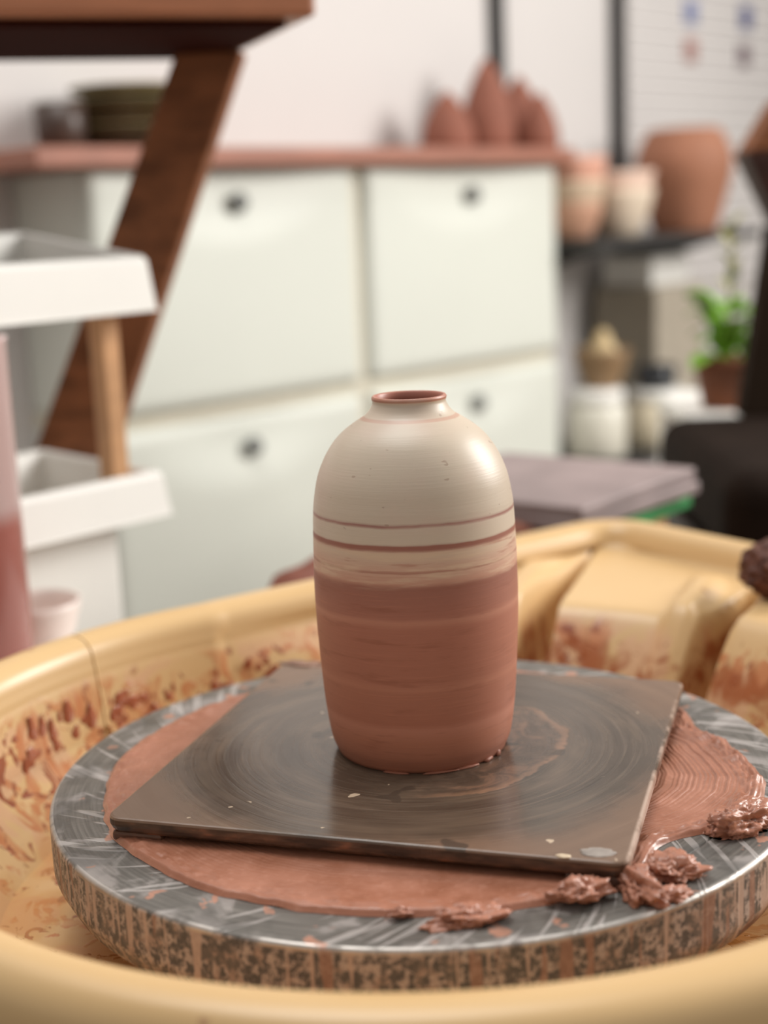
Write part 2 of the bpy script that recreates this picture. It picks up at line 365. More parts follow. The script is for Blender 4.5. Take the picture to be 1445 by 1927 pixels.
ch = tag(empty('leather_chair', (0.535, 0.88, 0)), 'dark brown leather chair with wooden top rail in front of the plant', 'chair')
box('seat', (-0.235, -0.20, 0.445), (0.235, 0.20, 0.540), M_leather, ch, 0.030, 4)
box('seat_frame', (-0.240, -0.205, 0.380), (0.24, 0.205, 0.4445), wood('black_brown_wood', (38, 25, 18), .5), ch, 0.010)
for sx in (-.20, .205):
    for sy in (-.17, .17): box('leg', (sx - .02, sy - .02, 0), (sx + .02, sy + .02, 0.380), wood('black_brown_wood', (38, 25, 18)), ch, 0.003)
M_rail = wood('dark_rail', (62, 30, 18), .6)
for sx in (-0.118, 0.19):
    prism('stile', [(sx - .022, .165, .5396), (sx + .022, .165, .5396), (sx + .022, .200, .5396), (sx - .022, .200, .5396)], [(sx + .018, .195, .7598), (sx + .058, .195, .7598), (sx + .058, .230, .7598), (sx + .018, .230, .7598)], plain('dark_stile', (38, 27, 18), .85, spec=.1), ch)
prism('top_rail', [(-0.095, .185, .760), (0.28, .185, .760), (0.28, .235, .760), (-0.095, .235, .760)], [(-0.135, .175, .845), (0.28, .175, .845), (0.28, .245, .845), (-0.135, .245, .845)], M_rail, ch, .004)
prism('crest', [(-0.132, .175, .8452), (0.28, .175, .8452), (0.28, .245, .8452), (-0.132, .245, .8452)], [(-0.095, .180, .905), (0.28, .180, .905), (0.28, .240, .905), (-0.095, .240, .905)], M_dwood, ch, .004)

# ================================================================= BENCH, CART, SMALL TABLE
A32 = math.radians(20)
be = tag(empty('wooden_bench', (-0.058, 0.506, 0), A32), 'tall dark wooden bench with leaning splayed leg above the white cart', 'bench')
box('bench_top', (-1.15, 0.0, 0.946), (0.0, 0.252, 0.992), wood('reddish_bench_top', (186, 122, 88), .45, .65), be, 0.004)
box('underside_shade', (-1.10, 0.015, 0.940), (-0.020, 0.248, 0.9458), wood('dark_shade_brown', (58, 22, 14), .9, .6, .05), be, 0.002)  # thin dark board that paints the shade under the bench top
def wpt(x, y, z):                                      # world point -> bench space
    return Matrix.Rotation(-A32, 3, 'Z') @ (Vector((x, y, z)) - Vector((-0.058, 0.506, 0)))
def leg(x0, x1, y, b0, b1):
    prism('leg', [wpt(b0, y, 0), wpt(b1, y, 0), wpt(b1, y + .045, 0), wpt(b0, y + .045, 0)], [wpt(x0, y, .9398), wpt(x1, y, .9398), wpt(x1, y + .045, .9398), wpt(x0, y + .045, .9398)], M_dwood, be, .003)
leg(-0.191, -0.132, 0.655, -0.612, -0.516)
prism('leg', [(-.85, .12, 0), (-.75, .12, 0), (-.75, .165, 0), (-.85, .165, 0)], [(-1.05, .08, .9398), (-.99, .08, .9398), (-.99, .125, .9398), (-1.05, .125, .9398)], M_dwood, be, .003)
box('corner_block', (-0.345, 0.030, 0.855), (-0.30, 0.075, 0.9397), M_lwood, be, .003)['label'] = 'pale pine block under the bench top'

A50 = math.radians(49.5)
ca = tag(empty('utility_cart', (-0.207, 0.530, 0), A50), 'white two-tray cart with pale pine posts in front of the leaning leg', 'cart')
def tray(name, z0, z1, back):
    L_, D_ = 0.62, 0.165; V = []; F = []
    def ring(dx, z, zb=None):
        i = len(V); zb = z if zb is None else zb
        V.extend([(-L_ - dx, -dx, z), (dx, -dx, z), (dx, D_ + dx, zb), (-L_ - dx, D_ + dx, zb)]); return i
    r = [ring(0.004, z0), ring(0.0, z1 - .004, z1 - .004 + back), ring(-0.003, z1, z1 + back), ring(-0.011, z1 - .001, z1 + back - .001), ring(-0.020, z1 - 0.030), ring(-.02, z0 + .004 if z1 - z0 > .05 else z1 - .034), ring(0.006, z0 + .001)]
    for a, b in zip(r[:5], r[1:5]):
        for k in range(4): F.append((a + k, a + (k + 1) % 4, b + (k + 1) % 4, b + k))
    F.append((r[4], r[4] + 1, r[4] + 2, r[4] + 3)); F.append((r[5] + 3, r[5] + 2, r[5] + 1, r[5]))
    for k in range(4): F.append((r[0] + (k + 1) % 4, r[0] + k, r[6] + k, r[6] + (k + 1) % 4)); F.append((r[6] + (k + 1) % 4, r[6] + k, r[5] + k, r[5] + (k + 1) % 4))
    o = mesh(name, V, F, M_white, ca, False)
    md = o.modifiers.new('bevel', 'BEVEL'); md.width = 0.004; md.segments = 3; md.limit_method = 'ANGLE'; return o
tray('tray', 0.724, 0.770, 0.022); tray('tray', 0.553, 0.592, 0.006)
for px_, py_ in ((-.024, .034), (-.590, .036), (-.260, .140), (-.590, .135)):
    box('post', (px_ - .009, py_ - .009, 0.559), (px_ + .009, py_ + .009, 0.737), M_lwood, ca, .0015)['label'] = 'pale pine post'
box('cabinet_body', (-0.585, 0.022, 0.06), (-0.035, 0.145, 0.553), M_white, ca, .004)
for px_ in (-.55, -.07):
    for py_ in (.045, .12): cyl('caster', .014, 0, .06, M_black, ca, px_, py_, 16)

stl = tag(empty('side_table', (-0.207, 0.530, 0), A50), 'narrow white side table behind the splash pan carrying the slip jar', 'table')
box('table_top', (-0.42, -0.150, 0.456), (-0.06, -0.012, 0.474), M_white, stl, .003)
for px_ in (-.40, -.08):
    for py_ in (-.135, -.027): box('leg', (px_ - .01, py_ - .01, 0), (px_ + .01, py_ + .01, .456), M_white, stl, .002)
k = N('cloudy_plastic', 0.25, trans=0.25); k.color(k.mix(k.rng(k.sep(k.obj())[2], .120, .138), S(182, 106, 94), S(214, 184, 180))); M_cloudy = k.m
jr = tag(empty('slip_jar', (-0.3165, 0.312, 0.474)), 'tall cloudy plastic jar of pink slip at the pan edge', 'jar')
lathe('slip', [(0.040, 0.003), (0.0425, 0.006), (0.0425, 0.132), (0.01, 0.132)], plain('pink_slip', (176, 92, 78), .4, var=.1), jr, None, 36)
lathe('jar_wall', [(0.041, 0), (0.0455, 0.004), (0.0455, 0.246), (0.0465, 0.250), (0.0435, 0.250), (0.0432, 0.006), (0.01, 0.002)], M_cloudy, jr, None, 40)
o = lathe('pink_bowl', bowl_prof(0.036, 0.045), plain('pinkish_porcelain', (232, 216, 208), .35, var=.06), None, None, 40); o.location = (-0.289, 0.391, 0.474); tag(o, 'pinkish white bowl on the side table beside the slip jar', 'bowl')

# bucket with a clay lump, stool with bats
bk = tag(empty('scrap_bucket', (-0.080, 0.480, 0)), 'white bucket with closed lid behind the splash pan', 'bucket')
lathe('bucket_wall', [(0.058, 0), (0.060, 0.003), (0.066, 0.46), (0.05, 0.46)], M_white, bk, None, 36)
lathe('bucket_lid', [(0.064, 0.4602), (0.070, 0.463), (0.070, 0.474), (0.066, 0.478), (0.01, 0.478)], M_white, bk, None, 36)
o = lump('clay_lump', (0.034, 0.030, 0.030), plain('red_brown_clay', (150, 92, 76), .6, var=.2, scale=60), None, (-0.083, 0.470, 0.478), 4, .35, 3); tag(o, 'torn red-brown clay lump on the bucket lid behind pan rim', 'clay lump')
ASt = math.radians(50.6); Fc = Vector((0.136, 0.497, 0)); e1 = Vector((math.cos(ASt), math.sin(ASt), 0)); e2 = Vector((-e1.y, e1.x, 0)); ctr = Fc + e1 * .1 + e2 * .105
so = tag(empty('square_stool', ctr, ASt), 'square wooden stool under the stacked bats behind the pan', 'stool')
box('seat', (-.100, -.085, .490), (.085, .13, .514), M_lwood, so, .004)
for sx in (-.08, .065):
    for sy in (-.065, .11): box('leg', (sx - .015, sy - .015, 0), (sx + .015, sy + .015, .490), M_lwood, so, .002)
def slab(name, w_, d_, z0, h, mat, rot, lab, cat, grp=None, off=(0, 0)):
    o = box(name, (-w_ / 2, -d_ / 2, 0), (w_ / 2, d_ / 2, h), mat, None, .0025); o.location = ctr + e1 * off[0] + e2 * off[1] + Vector((0, 0, z0)); o.rotation_euler = (0, 0, ASt + rot); tag(o, lab, cat, grp)
M_bat2 = plain('dusty_grey_bat', (142, 126, 124), .55, var=.18, scale=16)
slab('green_board', .205, .20, .514, .016, plain('green_plastic', (70, 146, 88), .45), .04, 'green plastic board lowest in the stack on the stool', 'board', None, (.004, .0))
slab('spare_bat', .205, .215, .530, .012, M_bat2, -.03, 'dusty dark grey square bat lying on the green board', 'bat', 'spare bats on the stool', (.0, .0))
slab('spare_bat', .205, .21, .542, .011, M_bat2, .03, 'dusty dark grey square bat on top of the stack', 'bat', 'spare bats on the stool', (-.002, -.002))
o = lump('clay_lump', (0.016, 0.016, 0.016), M_terra, None, ctr + e1 * -.092 + e2 * .0 + Vector((0, 0, .514)), 8, .25, 3); 
o.location = (0.088, 0.520, 0.514); tag(o, 'small pink clay lump on the stool beside the green board', 'clay lump')

# ================================================================= POTTERY WHEEL
pw = tag(empty('pottery_wheel', (0, 0, 0)), 'pottery wheel with thick slip-streaked grey metal wheel head', 'pottery wheel')
# wheel head
RW = 0.178; TH = 0.036
prof = [(0.02, -TH), (0.150, -TH), (0.168, -TH + .001), (0.1735, -TH + .004), (0.1765, -TH + .010)]
prof += [(RW, -TH + .010 + (TH - .012) * i / 8) for i in range(1, 9)] + [(RW - .0003, -.0012), (RW - .0009, -.0005), (RW - .0019, 0.0)]
prof += [(r, 0.0) for r in np.linspace(0.172, 0.1545, 6)] + [(0.1530, 0.0), (0.1526, -.0007), (0.1520, -.0007), (0.1516, 0.0), (0.14, 0.0), (0.10, 0), (0.02, 0.0)]
prof = np.array(prof); seg = 360; V = []; P = []; F = []
for i, (r, z) in enumerate(prof):
    for kk in range(seg + 1):
        a = 2 * math.pi * kk / seg - math.pi
        if kk < seg: V.append((r * math.cos(a), r * math.sin(a), z)); P.append((a, r, z))
for i in range(len(prof) - 1):
    for kk in range(seg): F.append((i * seg + kk, i * seg + (kk + 1) % seg, (i + 1) * seg + (kk + 1) % seg, (i + 1) * seg + kk))
k = N('slip_streaked_metal', 0.42, 0.0, 0.5)
ob = k.obj(); s3 = k.sep(ob)
ang = k.math('ARCTAN2', s3[1], s3[0]); rad = k.math('SQRT', k.math('ADD', k.math('MULTIPLY', s3[0], s3[0]), k.math('MULTIPLY', s3[1], s3[1])))
ca_, sa_ = k.math('COSINE', ang), k.math('SINE', ang)
top = k.rng(s3[2], -0.0016, -0.0004)
# top: brushed grey, radial pale streaks, broad pale smears
cvec = k.comb(ca_, sa_, 0.0)
polv = k.comb(k.math('MULTIPLY', ca_, 6.0), k.math('MULTIPLY', sa_, 6.0), k.math('MULTIPLY', rad, 40.0))
brush = k.noise(k.comb(k.math('MULTIPLY', ca_, 4), k.math('MULTIPLY', sa_, 4), k.math('MULTIPLY', rad, 900.0)), 1.0, 3)
grey = k.ramp(brush, [(0.3, S(94, 91, 86)), (0.7, S(130, 126, 120))])
skew = k.math('ADD', ang, k.math('MULTIPLY', rad, 5.0))
strk = k.noise(k.comb(k.math('MULTIPLY', k.math('COSINE', skew), 22.0), k.math('MULTIPLY', k.math('SINE', skew), 22.0), k.math('MULTIPLY', rad, 18.0)), 1.0, 2.5, 0.5, 0.35)
m_st = k.math('MULTIPLY', k.rng(strk, 0.555, 0.60), k.rng(strk, 0.70, 0.64))
smear = k.noise(polv, 0.9, 4, 0.6, 0.8)
c = k.mix(k.math('MULTIPLY', k.rng(smear, 0.50, 0.62), 0.55), grey, S(176, 168, 164))
c = k.mix(k.math('MULTIPLY', m_st, 0.8), c, S(186, 180, 176))
pinkn = k.noise(polv, 1.7, 3, 0.5, 0.5)
c = k.mix(k.math('MULTIPLY', k.rng(pinkn, 0.63, 0.66), 0.9), c, S(192, 142, 120))
darkn = k.noise(ob, 28, 3)
c = k.mix(k.math('MULTIPLY', k.rng(darkn, 0.50, 0.62), 0.55), c, S(84, 82, 78))
# side: mottled dark metal and dry pink slip, vertical runs
sidev = k.comb(k.math('MULTIPLY', ca_, 17.8), k.math('MULTIPLY', sa_, 17.8), k.math('MULTIPLY', s3[2], 88.0))
mott = k.noise(sidev, 2.7, 7, 0.74, 0.1)
side = k.mix(k.rng(mott, 0.47, 0.56), S(80, 80, 80), S(174, 162, 154))
side = k.mix(k.rng(k.noise(sidev, 1.1, 3), 0.5, 0.62), side, k.mix(k.rng(mott, 0.45, 0.60), S(96, 93, 90), S(164, 144, 132)))
runs = k.noise(k.comb(k.math('MULTIPLY', ca_, 26.0), k.math('MULTIPLY', sa_, 26.0), k.math('MULTIPLY', s3[2], 9.0)), 1.0, 2.5, 0.5, 0.2)
side = k.mix(k.math('MULTIPLY', k.rng(runs, 0.58, 0.61), 0.85), side, S(184, 164, 152))
side = k.mix(k.math('MULTIPLY', k.rng(runs, 0.41, 0.38), 0.75), side, S(150, 116, 100))
wet = k.math('MULTIPLY', k.rng(k.math('ADD', s3[2], k.math('MULTIPLY', k.noise(sidev, 0.7, 3), 0.03)), -0.010, -0.016), k.rng(k.noise(cvec, 2.2, 1), 0.50, 0.56))
side = k.mix(k.math('MULTIPLY', wet, 0.8), side, S(104, 64, 44))
edge_glint = k.math('MULTIPLY', k.math('MULTIPLY', k.rng(rad, .1759, .1763), k.rng(s3[2], -.0030, -.0022)), k.rng(k.noise(cvec, 7, 3), .38, .55))  # pale band on the rim bevel, a painted highlight line broken by noise
k.color(k.mix(k.math('MULTIPLY', edge_glint, .8), k.mix(top, side, c), S(196, 190, 184))); k.inp(k.b.inputs['Metallic'], k.math('MAXIMUM', k.math('MULTIPLY', top, 0.35), k.math('MULTIPLY', edge_glint, .8))); k.rough(k.rng(smear, 0.4, 0.7, 0.33, 0.55))
k.bump(k.math('ADD', mott, m_st), 0.25, 0.0008)
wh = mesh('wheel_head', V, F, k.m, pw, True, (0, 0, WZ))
md = wh.modifiers.new('wn', 'WEIGHTED_NORMAL'); md.keep_sharp = True
cyl('shaft', 0.030, WZ - .16, WZ - .0362, plain('steel', (150, 150, 150), .3, .9), pw, 0, 0, 32)
M_body = plain('grey_wheel_housing', (120, 118, 112), .5)
box('housing', (-0.235, -0.235, .30), (0.235, 0.30, WZ - .155), M_body, pw, .02, 3)
for lx, ly in ((-.19, -.19), (.19, -.19), (-.19, .25), (.19, .25)): cyl('leg', .022, 0, .30, M_body, pw, lx, ly, 20)

# ---------------------------------------------------------------- splash pan
PH = math.radians(36.5); PU = np.array([math.cos(PH), math.sin(PH)]); PV = np.array([-PU[1], PU[0]])
R0, TE, RC = 0.260, 0.387, 0.035
def sdf(t, wv):
    cq = np.hypot(t, wv) - R0
    cx = TE / 2; hx = TE / 2
    qx = np.abs(t - cx) - (hx - RC); qy = np.abs(wv) - (R0 - RC)
    bx_ = np.hypot(np.maximum(qx, 0), np.maximum(qy, 0)) + np.minimum(np.maximum(qx, qy), 0) - RC
    return np.minimum(cq, bx_)
def outline(th):
    d = np.stack([np.cos(th - PH), np.sin(th - PH)], -1); lo = np.full(len(th), .2); hi = np.full(len(th), .6)
    for _ in range(40):
        mid = (lo + hi) / 2; s_ = sdf(d[:, 0] * mid, d[:, 1] * mid) < 0
        lo = np.where(s_, mid, lo); hi = np.where(s_, hi, mid)
    return lo
# outline as a dense closed curve, normals from the curve itself
tt = np.linspace(-math.pi, math.pi, 7201)[:-1]; rr = outline(tt); cur = np.stack([rr * np.cos(tt), rr * np.sin(tt)], -1)
ker = 41; pad = np.concatenate([cur[-ker:], cur, cur[:ker]]); ksm = np.ones(ker) / ker
cur = np.stack([np.convolve(pad[:, i], ksm, 'same')[ker:-ker] for i in (0, 1)], -1)
tan = np.roll(cur, -6, 0) - np.roll(cur, 6, 0); tan /= np.linalg.norm(tan, axis=1)[:, None]; nor = np.stack([tan[:, 1], -tan[:, 0]], -1)
ZR = 0.027
def deg(x): return math.radians(x)
def pan_columns(th):
    idx = np.round((th + math.pi) / (2 * math.pi) * 7200).astype(int) % 7200
    Pp = cur[idx]; Nn = nor[idx]; d = np.stack([np.cos(th), np.sin(th)], -1)
    phi = (th - PH + math.pi) % (2 * math.pi) - math.pi
    b = sm(deg(60), deg(46), np.abs(phi))                       # 1 where the tool ledge is
    rows = []
    z3 = lambda xy, z: np.concatenate([xy, (np.zeros(len(th)) + z)[:, None]], 1)
    for r, z in ((.045, -.064), (.12, -.064), (.18, -.0635), (.212, -.063), (.222, -.062), (.229, -.059), (.2335, -.054), (.236, -.047)): rows.append(z3(d * r, z))
    inn = Pp - Nn * 0.0165; rin = np.linalg.norm(inn, axis=1)
    r1 = (1 - b) * (rin - .0012) + b * 0.268; z1 = (1 - b) * 0.0045 + b * 0.0035
    td = np.degrees(th)
    def ledge(r):
        """height of the ledge top incl. the grooves, as function of angle and radius"""
        z = np.full(len(th), 0.009)
        c1 = 72.4 - (r - .28) * 8; w1 = np.maximum(2.7 * (0.43 - r) / .15, 0.05); dep1 = .060 * np.clip((0.435 - r) / .16, 0, 1) ** .7
        z -= dep1 * (1 - sm(.55, 1.0, np.abs(td - c1) / w1))
        c2 = 47.2 + (r - .28) * 40; w2 = np.maximum(2.6 * (0.385 - r) / .10, 0.05); dep2 = .060 * np.clip((0.39 - r) / .11, 0, 1) ** .7
        z -= dep2 * (1 - sm(.5, 1.0, np.abs(td - c2) / w2))
        z += .007 * (1 - sm(.3, 1.0, np.abs(td - (c1 + 4.0)) / 2.6)) * (1 - sm(.33, .42, r))
        z += .009 * (1 - sm(.25, 1.0, np.abs(td - (c2 + 5.2)) / 3.0)) * (1 - sm(.33, .39, r))
        z += .006 * (1 - sm(.5, 1.0, np.abs(td - (c2 - 7.0)) / 6.0)) * (1 - sm(.32, .38, r))
        return z
    zl = ledge(np.full(len(th), .275)); z1 = (1 - b) * z1 + b * (zl - .006)
    z1 = np.maximum(z1, -.050)
    for q in np.linspace(0, 1, 12)[1:]:
        rows.append(z3(d * (.236 + (r1 - .236) * (0.55 * q + .45 * q * q))[:, None], -.047 + (z1 + .047) * q))
    # ledge rows
    inl = Pp - Nn * 0.022; ril = np.linalg.norm(inl, axis=1)
    ra = (1 - b) * (rin - .001) + b * 0.273
    for q in np.linspace(0, 1, 18):
        r = ra + (np.maximum(ril, ra + .0005) - ra) * q
        zz = (1 - b) * (0.005 + .004 * q) + b * (np.maximum(ledge(r), -.05) - (0.0015 if q == 0 else 0))
        mixd = q ** 3
        xy = d * r[:, None] * (1 - mixd) + (d * r[:, None]) * mixd
        rows.append(z3(xy, zz))
    base = np.maximum(rows[-1][:, 2], .009)
    for off, z in ((-.0175, .0115), (-.0165, .014), (-.0150, .0185), (-.0125, .0222), (-.009, .0250), (-.0045, .0265), (0, ZR), (.0045, .0264), (.009, .0245), (.0122, .0212), (.0142, .0168), (.0150, .011), (.0148, .004), (.0138, .0015), (.011, .0012), (.0085, .003), (.006, .002), (.004, -.004), (.002, -.030), (-.004, -.066), (-.014, -.072)):
        zz = z if off > -.014 else np.maximum(z, base + (z - .009) * .35)
        offv = (np.full(len(th), off) if off > -.0160 else (1 - b) * {-.0175: -.0162, -.0165: -.0158}[off] + b * off)[:, None]
        rows.append(z3(Pp + Nn * offv, zz))
    # underside back to the middle
    for r in (.20, .12, .045): rows.append(z3(d * r, -.072))
    return rows
def pan_section(a0, a1, parent, mat):
    n = int(round(math.degrees(a1 - a0) * 4)); th = np.linspace(a0, a1, n + 1)
    wrap = (th + math.pi) % (2 * math.pi) - math.pi
    rows = pan_columns(wrap); R = len(rows); V = np.stack(rows, 1).reshape(-1, 3); F = []
    arc = np.stack([np.repeat(th[:, None], R, 1) * .26, np.hypot(V[:, 0], V[:, 1]).reshape(-1, R), V[:, 2].reshape(-1, R)], -1).reshape(-1, 3)
    for i in range(n):
        for j in range(R - 1): a = i * R + j; F.append((a, a + 1, a + R + 1, a + R))
    top = int(np.argmax(V[:R, 2]))                          # close both ends: zip the inner chain to the outer chain
    for col in (0, n):
        q = V[col * R:(col + 1) * R]; L = np.concatenate([[0], np.cumsum(np.linalg.norm(np.diff(q, axis=0), axis=1))])
        fi = (L[top] - L) / L[top]; fo = (L - L[top]) / (L[-1] - L[top]); i, j = top, top
        while i > 0 or j < R - 1:
            if j == R - 1 or (i > 0 and fi[i - 1] <= fo[j + 1]): f3 = (i, i - 1, j); i -= 1
            else: f3 = (i, j + 1, j); j += 1
            if len(set(f3)) == 3: F.append(tuple(col * R + x for x in (f3 if col else f3[::-1])))
    o = mesh('pan_section', V, F, mat, parent, True, None, arc)
    for pg in o.data.polygons:
        if pg.loop_total == 3: pg.use_smooth = False
    return o
k = N('yellow_pan_plastic', 0.30, 0, 0.5)
pol = k.attr('pol'); ps = k.sep(pol)
ob = k.obj()
wv_ = k.scale(ob, (1.0, 1.0, 0.75))
base = k.ramp(k.noise(ob, 4, 2), [(0.3, S(208, 172, 121)), (0.7, S(217, 182, 132))])
inside = k.math('MULTIPLY', k.rng(ps[2], 0.008, -0.006), k.rng(ps[1], 0.300, 0.268))
lowz = k.rng(ps[2], 0.004, -0.050)
n1 = k.noise(wv_, 31, 5, 0.62, 1.0); n2 = k.noise(wv_, 52, 4, 0.58, 1.2); n3 = k.noise(wv_, 26, 3, 0.5, 0.5); patch = k.noise(wv_, 14, 2, .5)
run = k.noise(k.comb(k.math('MULTIPLY', ps[0], 1.0), 0.0, k.math('MULTIPLY', ps[2], 0.16)), 120, 3, .6, .5)
pm = k.rng(patch, 0.40, 0.58)
m3 = k.math('MULTIPLY', k.math('MULTIPLY', k.rng(n3, 0.50, 0.54), inside), 0.40)
m1 = k.math('MULTIPLY', k.math('MULTIPLY', k.rng(k.math('ADD', n1, k.math('MULTIPLY', pm, 0.05)), 0.560, 0.580), inside), k.rng(run, .35, .6, .35, .8))
m2 = k.math('MULTIPLY', k.rng(k.math('ADD', n2, k.math('MULTIPLY', pm, 0.045)), 0.632, 0.642), inside)
ledgez = k.math('MULTIPLY', k.rng(ps[1], 0.2395, 0.246), k.math('MULTIPLY', k.rng(k.math('ADD', ps[2], k.math('MULTIPLY', k.math('SUBTRACT', run, .5), .03)), -0.006, -0.014), k.math('MULTIPLY', k.rng(ps[0], 0.10, 0.14), k.rng(ps[0], 0.40, 0.36))))
c = k.mix(m3, base, S(214, 162, 138))
c = k.mix(m1, c, S(190, 112, 66))
c = k.mix(m2, c, S(150, 84, 58))
c = k.mix(k.math('MULTIPLY', k.math('MULTIPLY', ledgez, k.rng(n1, 0.42, 0.54)), 0.85), c, S(160, 86, 40))
floor_ = k.rng(ps[2], -0.050, -0.060)
c = k.mix(k.math('MULTIPLY', k.math('MULTIPLY', floor_, k.rng(n3, 0.30, 0.60)), 0.55), c, S(192, 134, 62))
sp_ = k.noise(ob, 55, 2, 0.4)
c = k.mix(k.math('MULTIPLY', k.rng(sp_, 0.745, 0.76), 0.6), c, S(150, 100, 76))
k.color(c); k.rough(k.mix(m2, (0.33,) * 3 + (1,), (0.2,) * 3 + (1,))); k.bump(k.math('ADD', m2, k.math('MULTIPLY', m1, 0.4)), 0.5, 0.0012)
M_pan = k.m
sppan = tag(empty('splash_pan', (0, 0, WZ)), 'yellow plastic splash pan splattered with clay slip around the wheel head', 'splash pan')
g = 0.0004 / .26; SEAM = deg(141.5)
back = pan_section(SEAM - math.pi + g, SEAM - g, sppan, M_pan); front = pan_section(SEAM + g, SEAM + math.pi - g, sppan, M_pan)

# wet slip drips clinging to the inside of the pan wall
M_drip = N('wet_slip', 0.16, 0, .5, .4); nz = M_drip.noise(M_drip.obj(), 200, 2); M_drip.color(M_drip.ramp(nz, [(.3, S(150, 84, 58)), (.7, S(172, 100, 72))])); M_drip = M_drip.m
def drip_mesh(seed):
    bm = bmesh.new(); bmesh.ops.create_icosphere(bm, subdivisions=3, radius=1)
    for v in bm.verts:
        d = v.co.copy(); kx = 1 + .35 * mn.noise(d * 1.6 + Vector((seed * 5, 0, 0))) + .12 * mn.noise(d * 4 + Vector((seed, 3, 0)))
        up = max(d.z, 0)
        v.co = Vector((d.x * kx * (1 - .45 * up), d.y * .42, d.z * kx * (1.0 + .5 * up)))
    me = bpy.data.meshes.new('slip_drip'); bm.to_mesh(me); bm.free(); me.polygons.foreach_set('use_smooth', [True] * len(me.polygons)); me.materials.append(M_drip); return me
dm = [drip_mesh(i) for i in range(5)]
random.seed(21)
def wall_r(z): return .236 + (.2423 - .236) * (lambda q: .55 * q + .45 * q * q)(min(1, max(0, (z + .047) / .0515)))
def drip(a, z, w_, h, sec):
    r = wall_r(z); o = link('slip_drip', random.choice(dm), sec); o.location = (r * math.cos(a), r * math.sin(a), z)
    o.rotation_euler = (0, random.uniform(-.25, .25), a - math.pi / 2); o.scale = (w_, min(w_, h) * .55, h)
for _ in range(40):
    a = deg(random.uniform(108, 141)); drip(a, random.uniform(-.040, -.010), random.choice((.0013, .002, .003, .005)) * random.uniform(.8, 1.2), random.uniform(.0015, .0034), back)
for _ in range(60):
    a = deg(random.uniform(142.5, 208)); drip(a, random.uniform(-.045, -.010), random.choice((.0013, .002, .003, .004)) * random.uniform(.8, 1.2), random.choice((.0016, .003, .006)) * random.uniform(.8, 1.2), front)
for a, z, w_, h in ((136.5, -.017, .0075, .0028), (138.8, -.021, .0032, .0036), (139.9, -.022, .0030, .0040), (120, -.024, .0060, .0022), (132, -.034, .0060, .0022)): drip(deg(a), z, w_, h, back)
for a, z, w_, h in ((144.5, -.018, .0055, .0026), (147, -.023, .0036, .0034), (151, -.025, .0032, .0042), (156, -.024, .0060, .0040), (158, -.034, .0036, .0085), (165, -.030, .0040, .0075)): drip(deg(a), z, w_, h, front)

# ---------------------------------------------------------------- clay pad on the wheel head
th = np.linspace(0, 2 * math.pi, 481)[:-1]; nr = 250
rmax = np.array([0.1535 + .0022 * mn.noise(Vector((math.cos(a) * 3, math.sin(a) * 3, 1))) + .0012 * mn.noise(Vector((math.cos(a) * 14, math.sin(a) * 14, 4))) for a in th])
deg_ = (np.degrees(th) + 180) % 360 - 180
rmax += .010 * np.exp(-((deg_ + 14) / 12) ** 2) - .014 * np.exp(-((deg_ + 44) / 9) ** 2) - .006 * np.exp(-((deg_ - 14) / 5) ** 2)
rng = np.random.default_rng(5)
q = np.linspace(0, 1, nr); ring1 = rng.normal(size=nr); ring1 = np.convolve(ring1, [.25, .5, .25], 'same'); ring1 -= np.convolve(ring1, np.ones(9) / 9, 'same')
lam = 1.9 + .5 * np.sin(np.linspace(0, 9, nr)); ring1 = .8 * ring1 + .75 * np.sin(np.cumsum(2 * math.pi * (.134 / nr * 1000) / lam))
V = []; F = []
for i, a in enumerate(th):
    ca0, sa0 = math.cos(a), math.sin(a)
    rt = math.exp(-((deg_[i] + 5) / 32) ** 2)                # combed side
    for j in range(nr):
        r = 0.02 + (rmax[i] - 0.02) * q[j]
        z = 0.0022 + .0017 * float(sm(.115, .085, r))
        z += (.00006 + .00034 * rt) * ring1[j] * float(sm(.07, .09, r))
        z += .0006 * mn.noise(Vector((r * ca0 * 30, r * sa0 * 30, 0)))
        edge = (rmax[i] - r)
        lumpy = (.0010 + .0024 * rt) * max(0, 1 - abs(edge - .006) / .008)
        z += lumpy * (.45 + 1.0 * mn.noise(Vector((r * ca0 * 160, r * sa0 * 160, 3))) + .6 * mn.noise(Vector((r * ca0 * 420, r * sa0 * 420, 7))))
        z *= float(sm(-.0004, .0022, edge))
        V.append((r * ca0, r * sa0, max(z, .00005)))
n = len(th)
for i in range(n):
    for j in range(nr - 1): a = i * nr + j; b = ((i + 1) % n) * nr + j; F.append((a, a + 1, b + 1, b))
k = N('combed_wet_clay', 0.32, 0, .5, .15)
o_ = k.obj(); nz = k.noise(o_, 45, 4, .6); nf = k.noise(o_, 320, 3)
k.color(k.mix(k.rng(nf, .5, .75, 0, .4), k.ramp(nz, [(.3, S(150, 97, 74)), (.7, S(170, 114, 90))]), S(186, 134, 112))); k.rough(k.rng(nz, .3, .7, .28, .5)); k.bump(nf, .3, .0005)
M_pad = k.m
o = mesh('clay_pad', V, F, M_pad, None, True, (0, 0, WZ)); tag(o, 'thin disc of wet red clay with combed rings on the wheel head', 'clay')

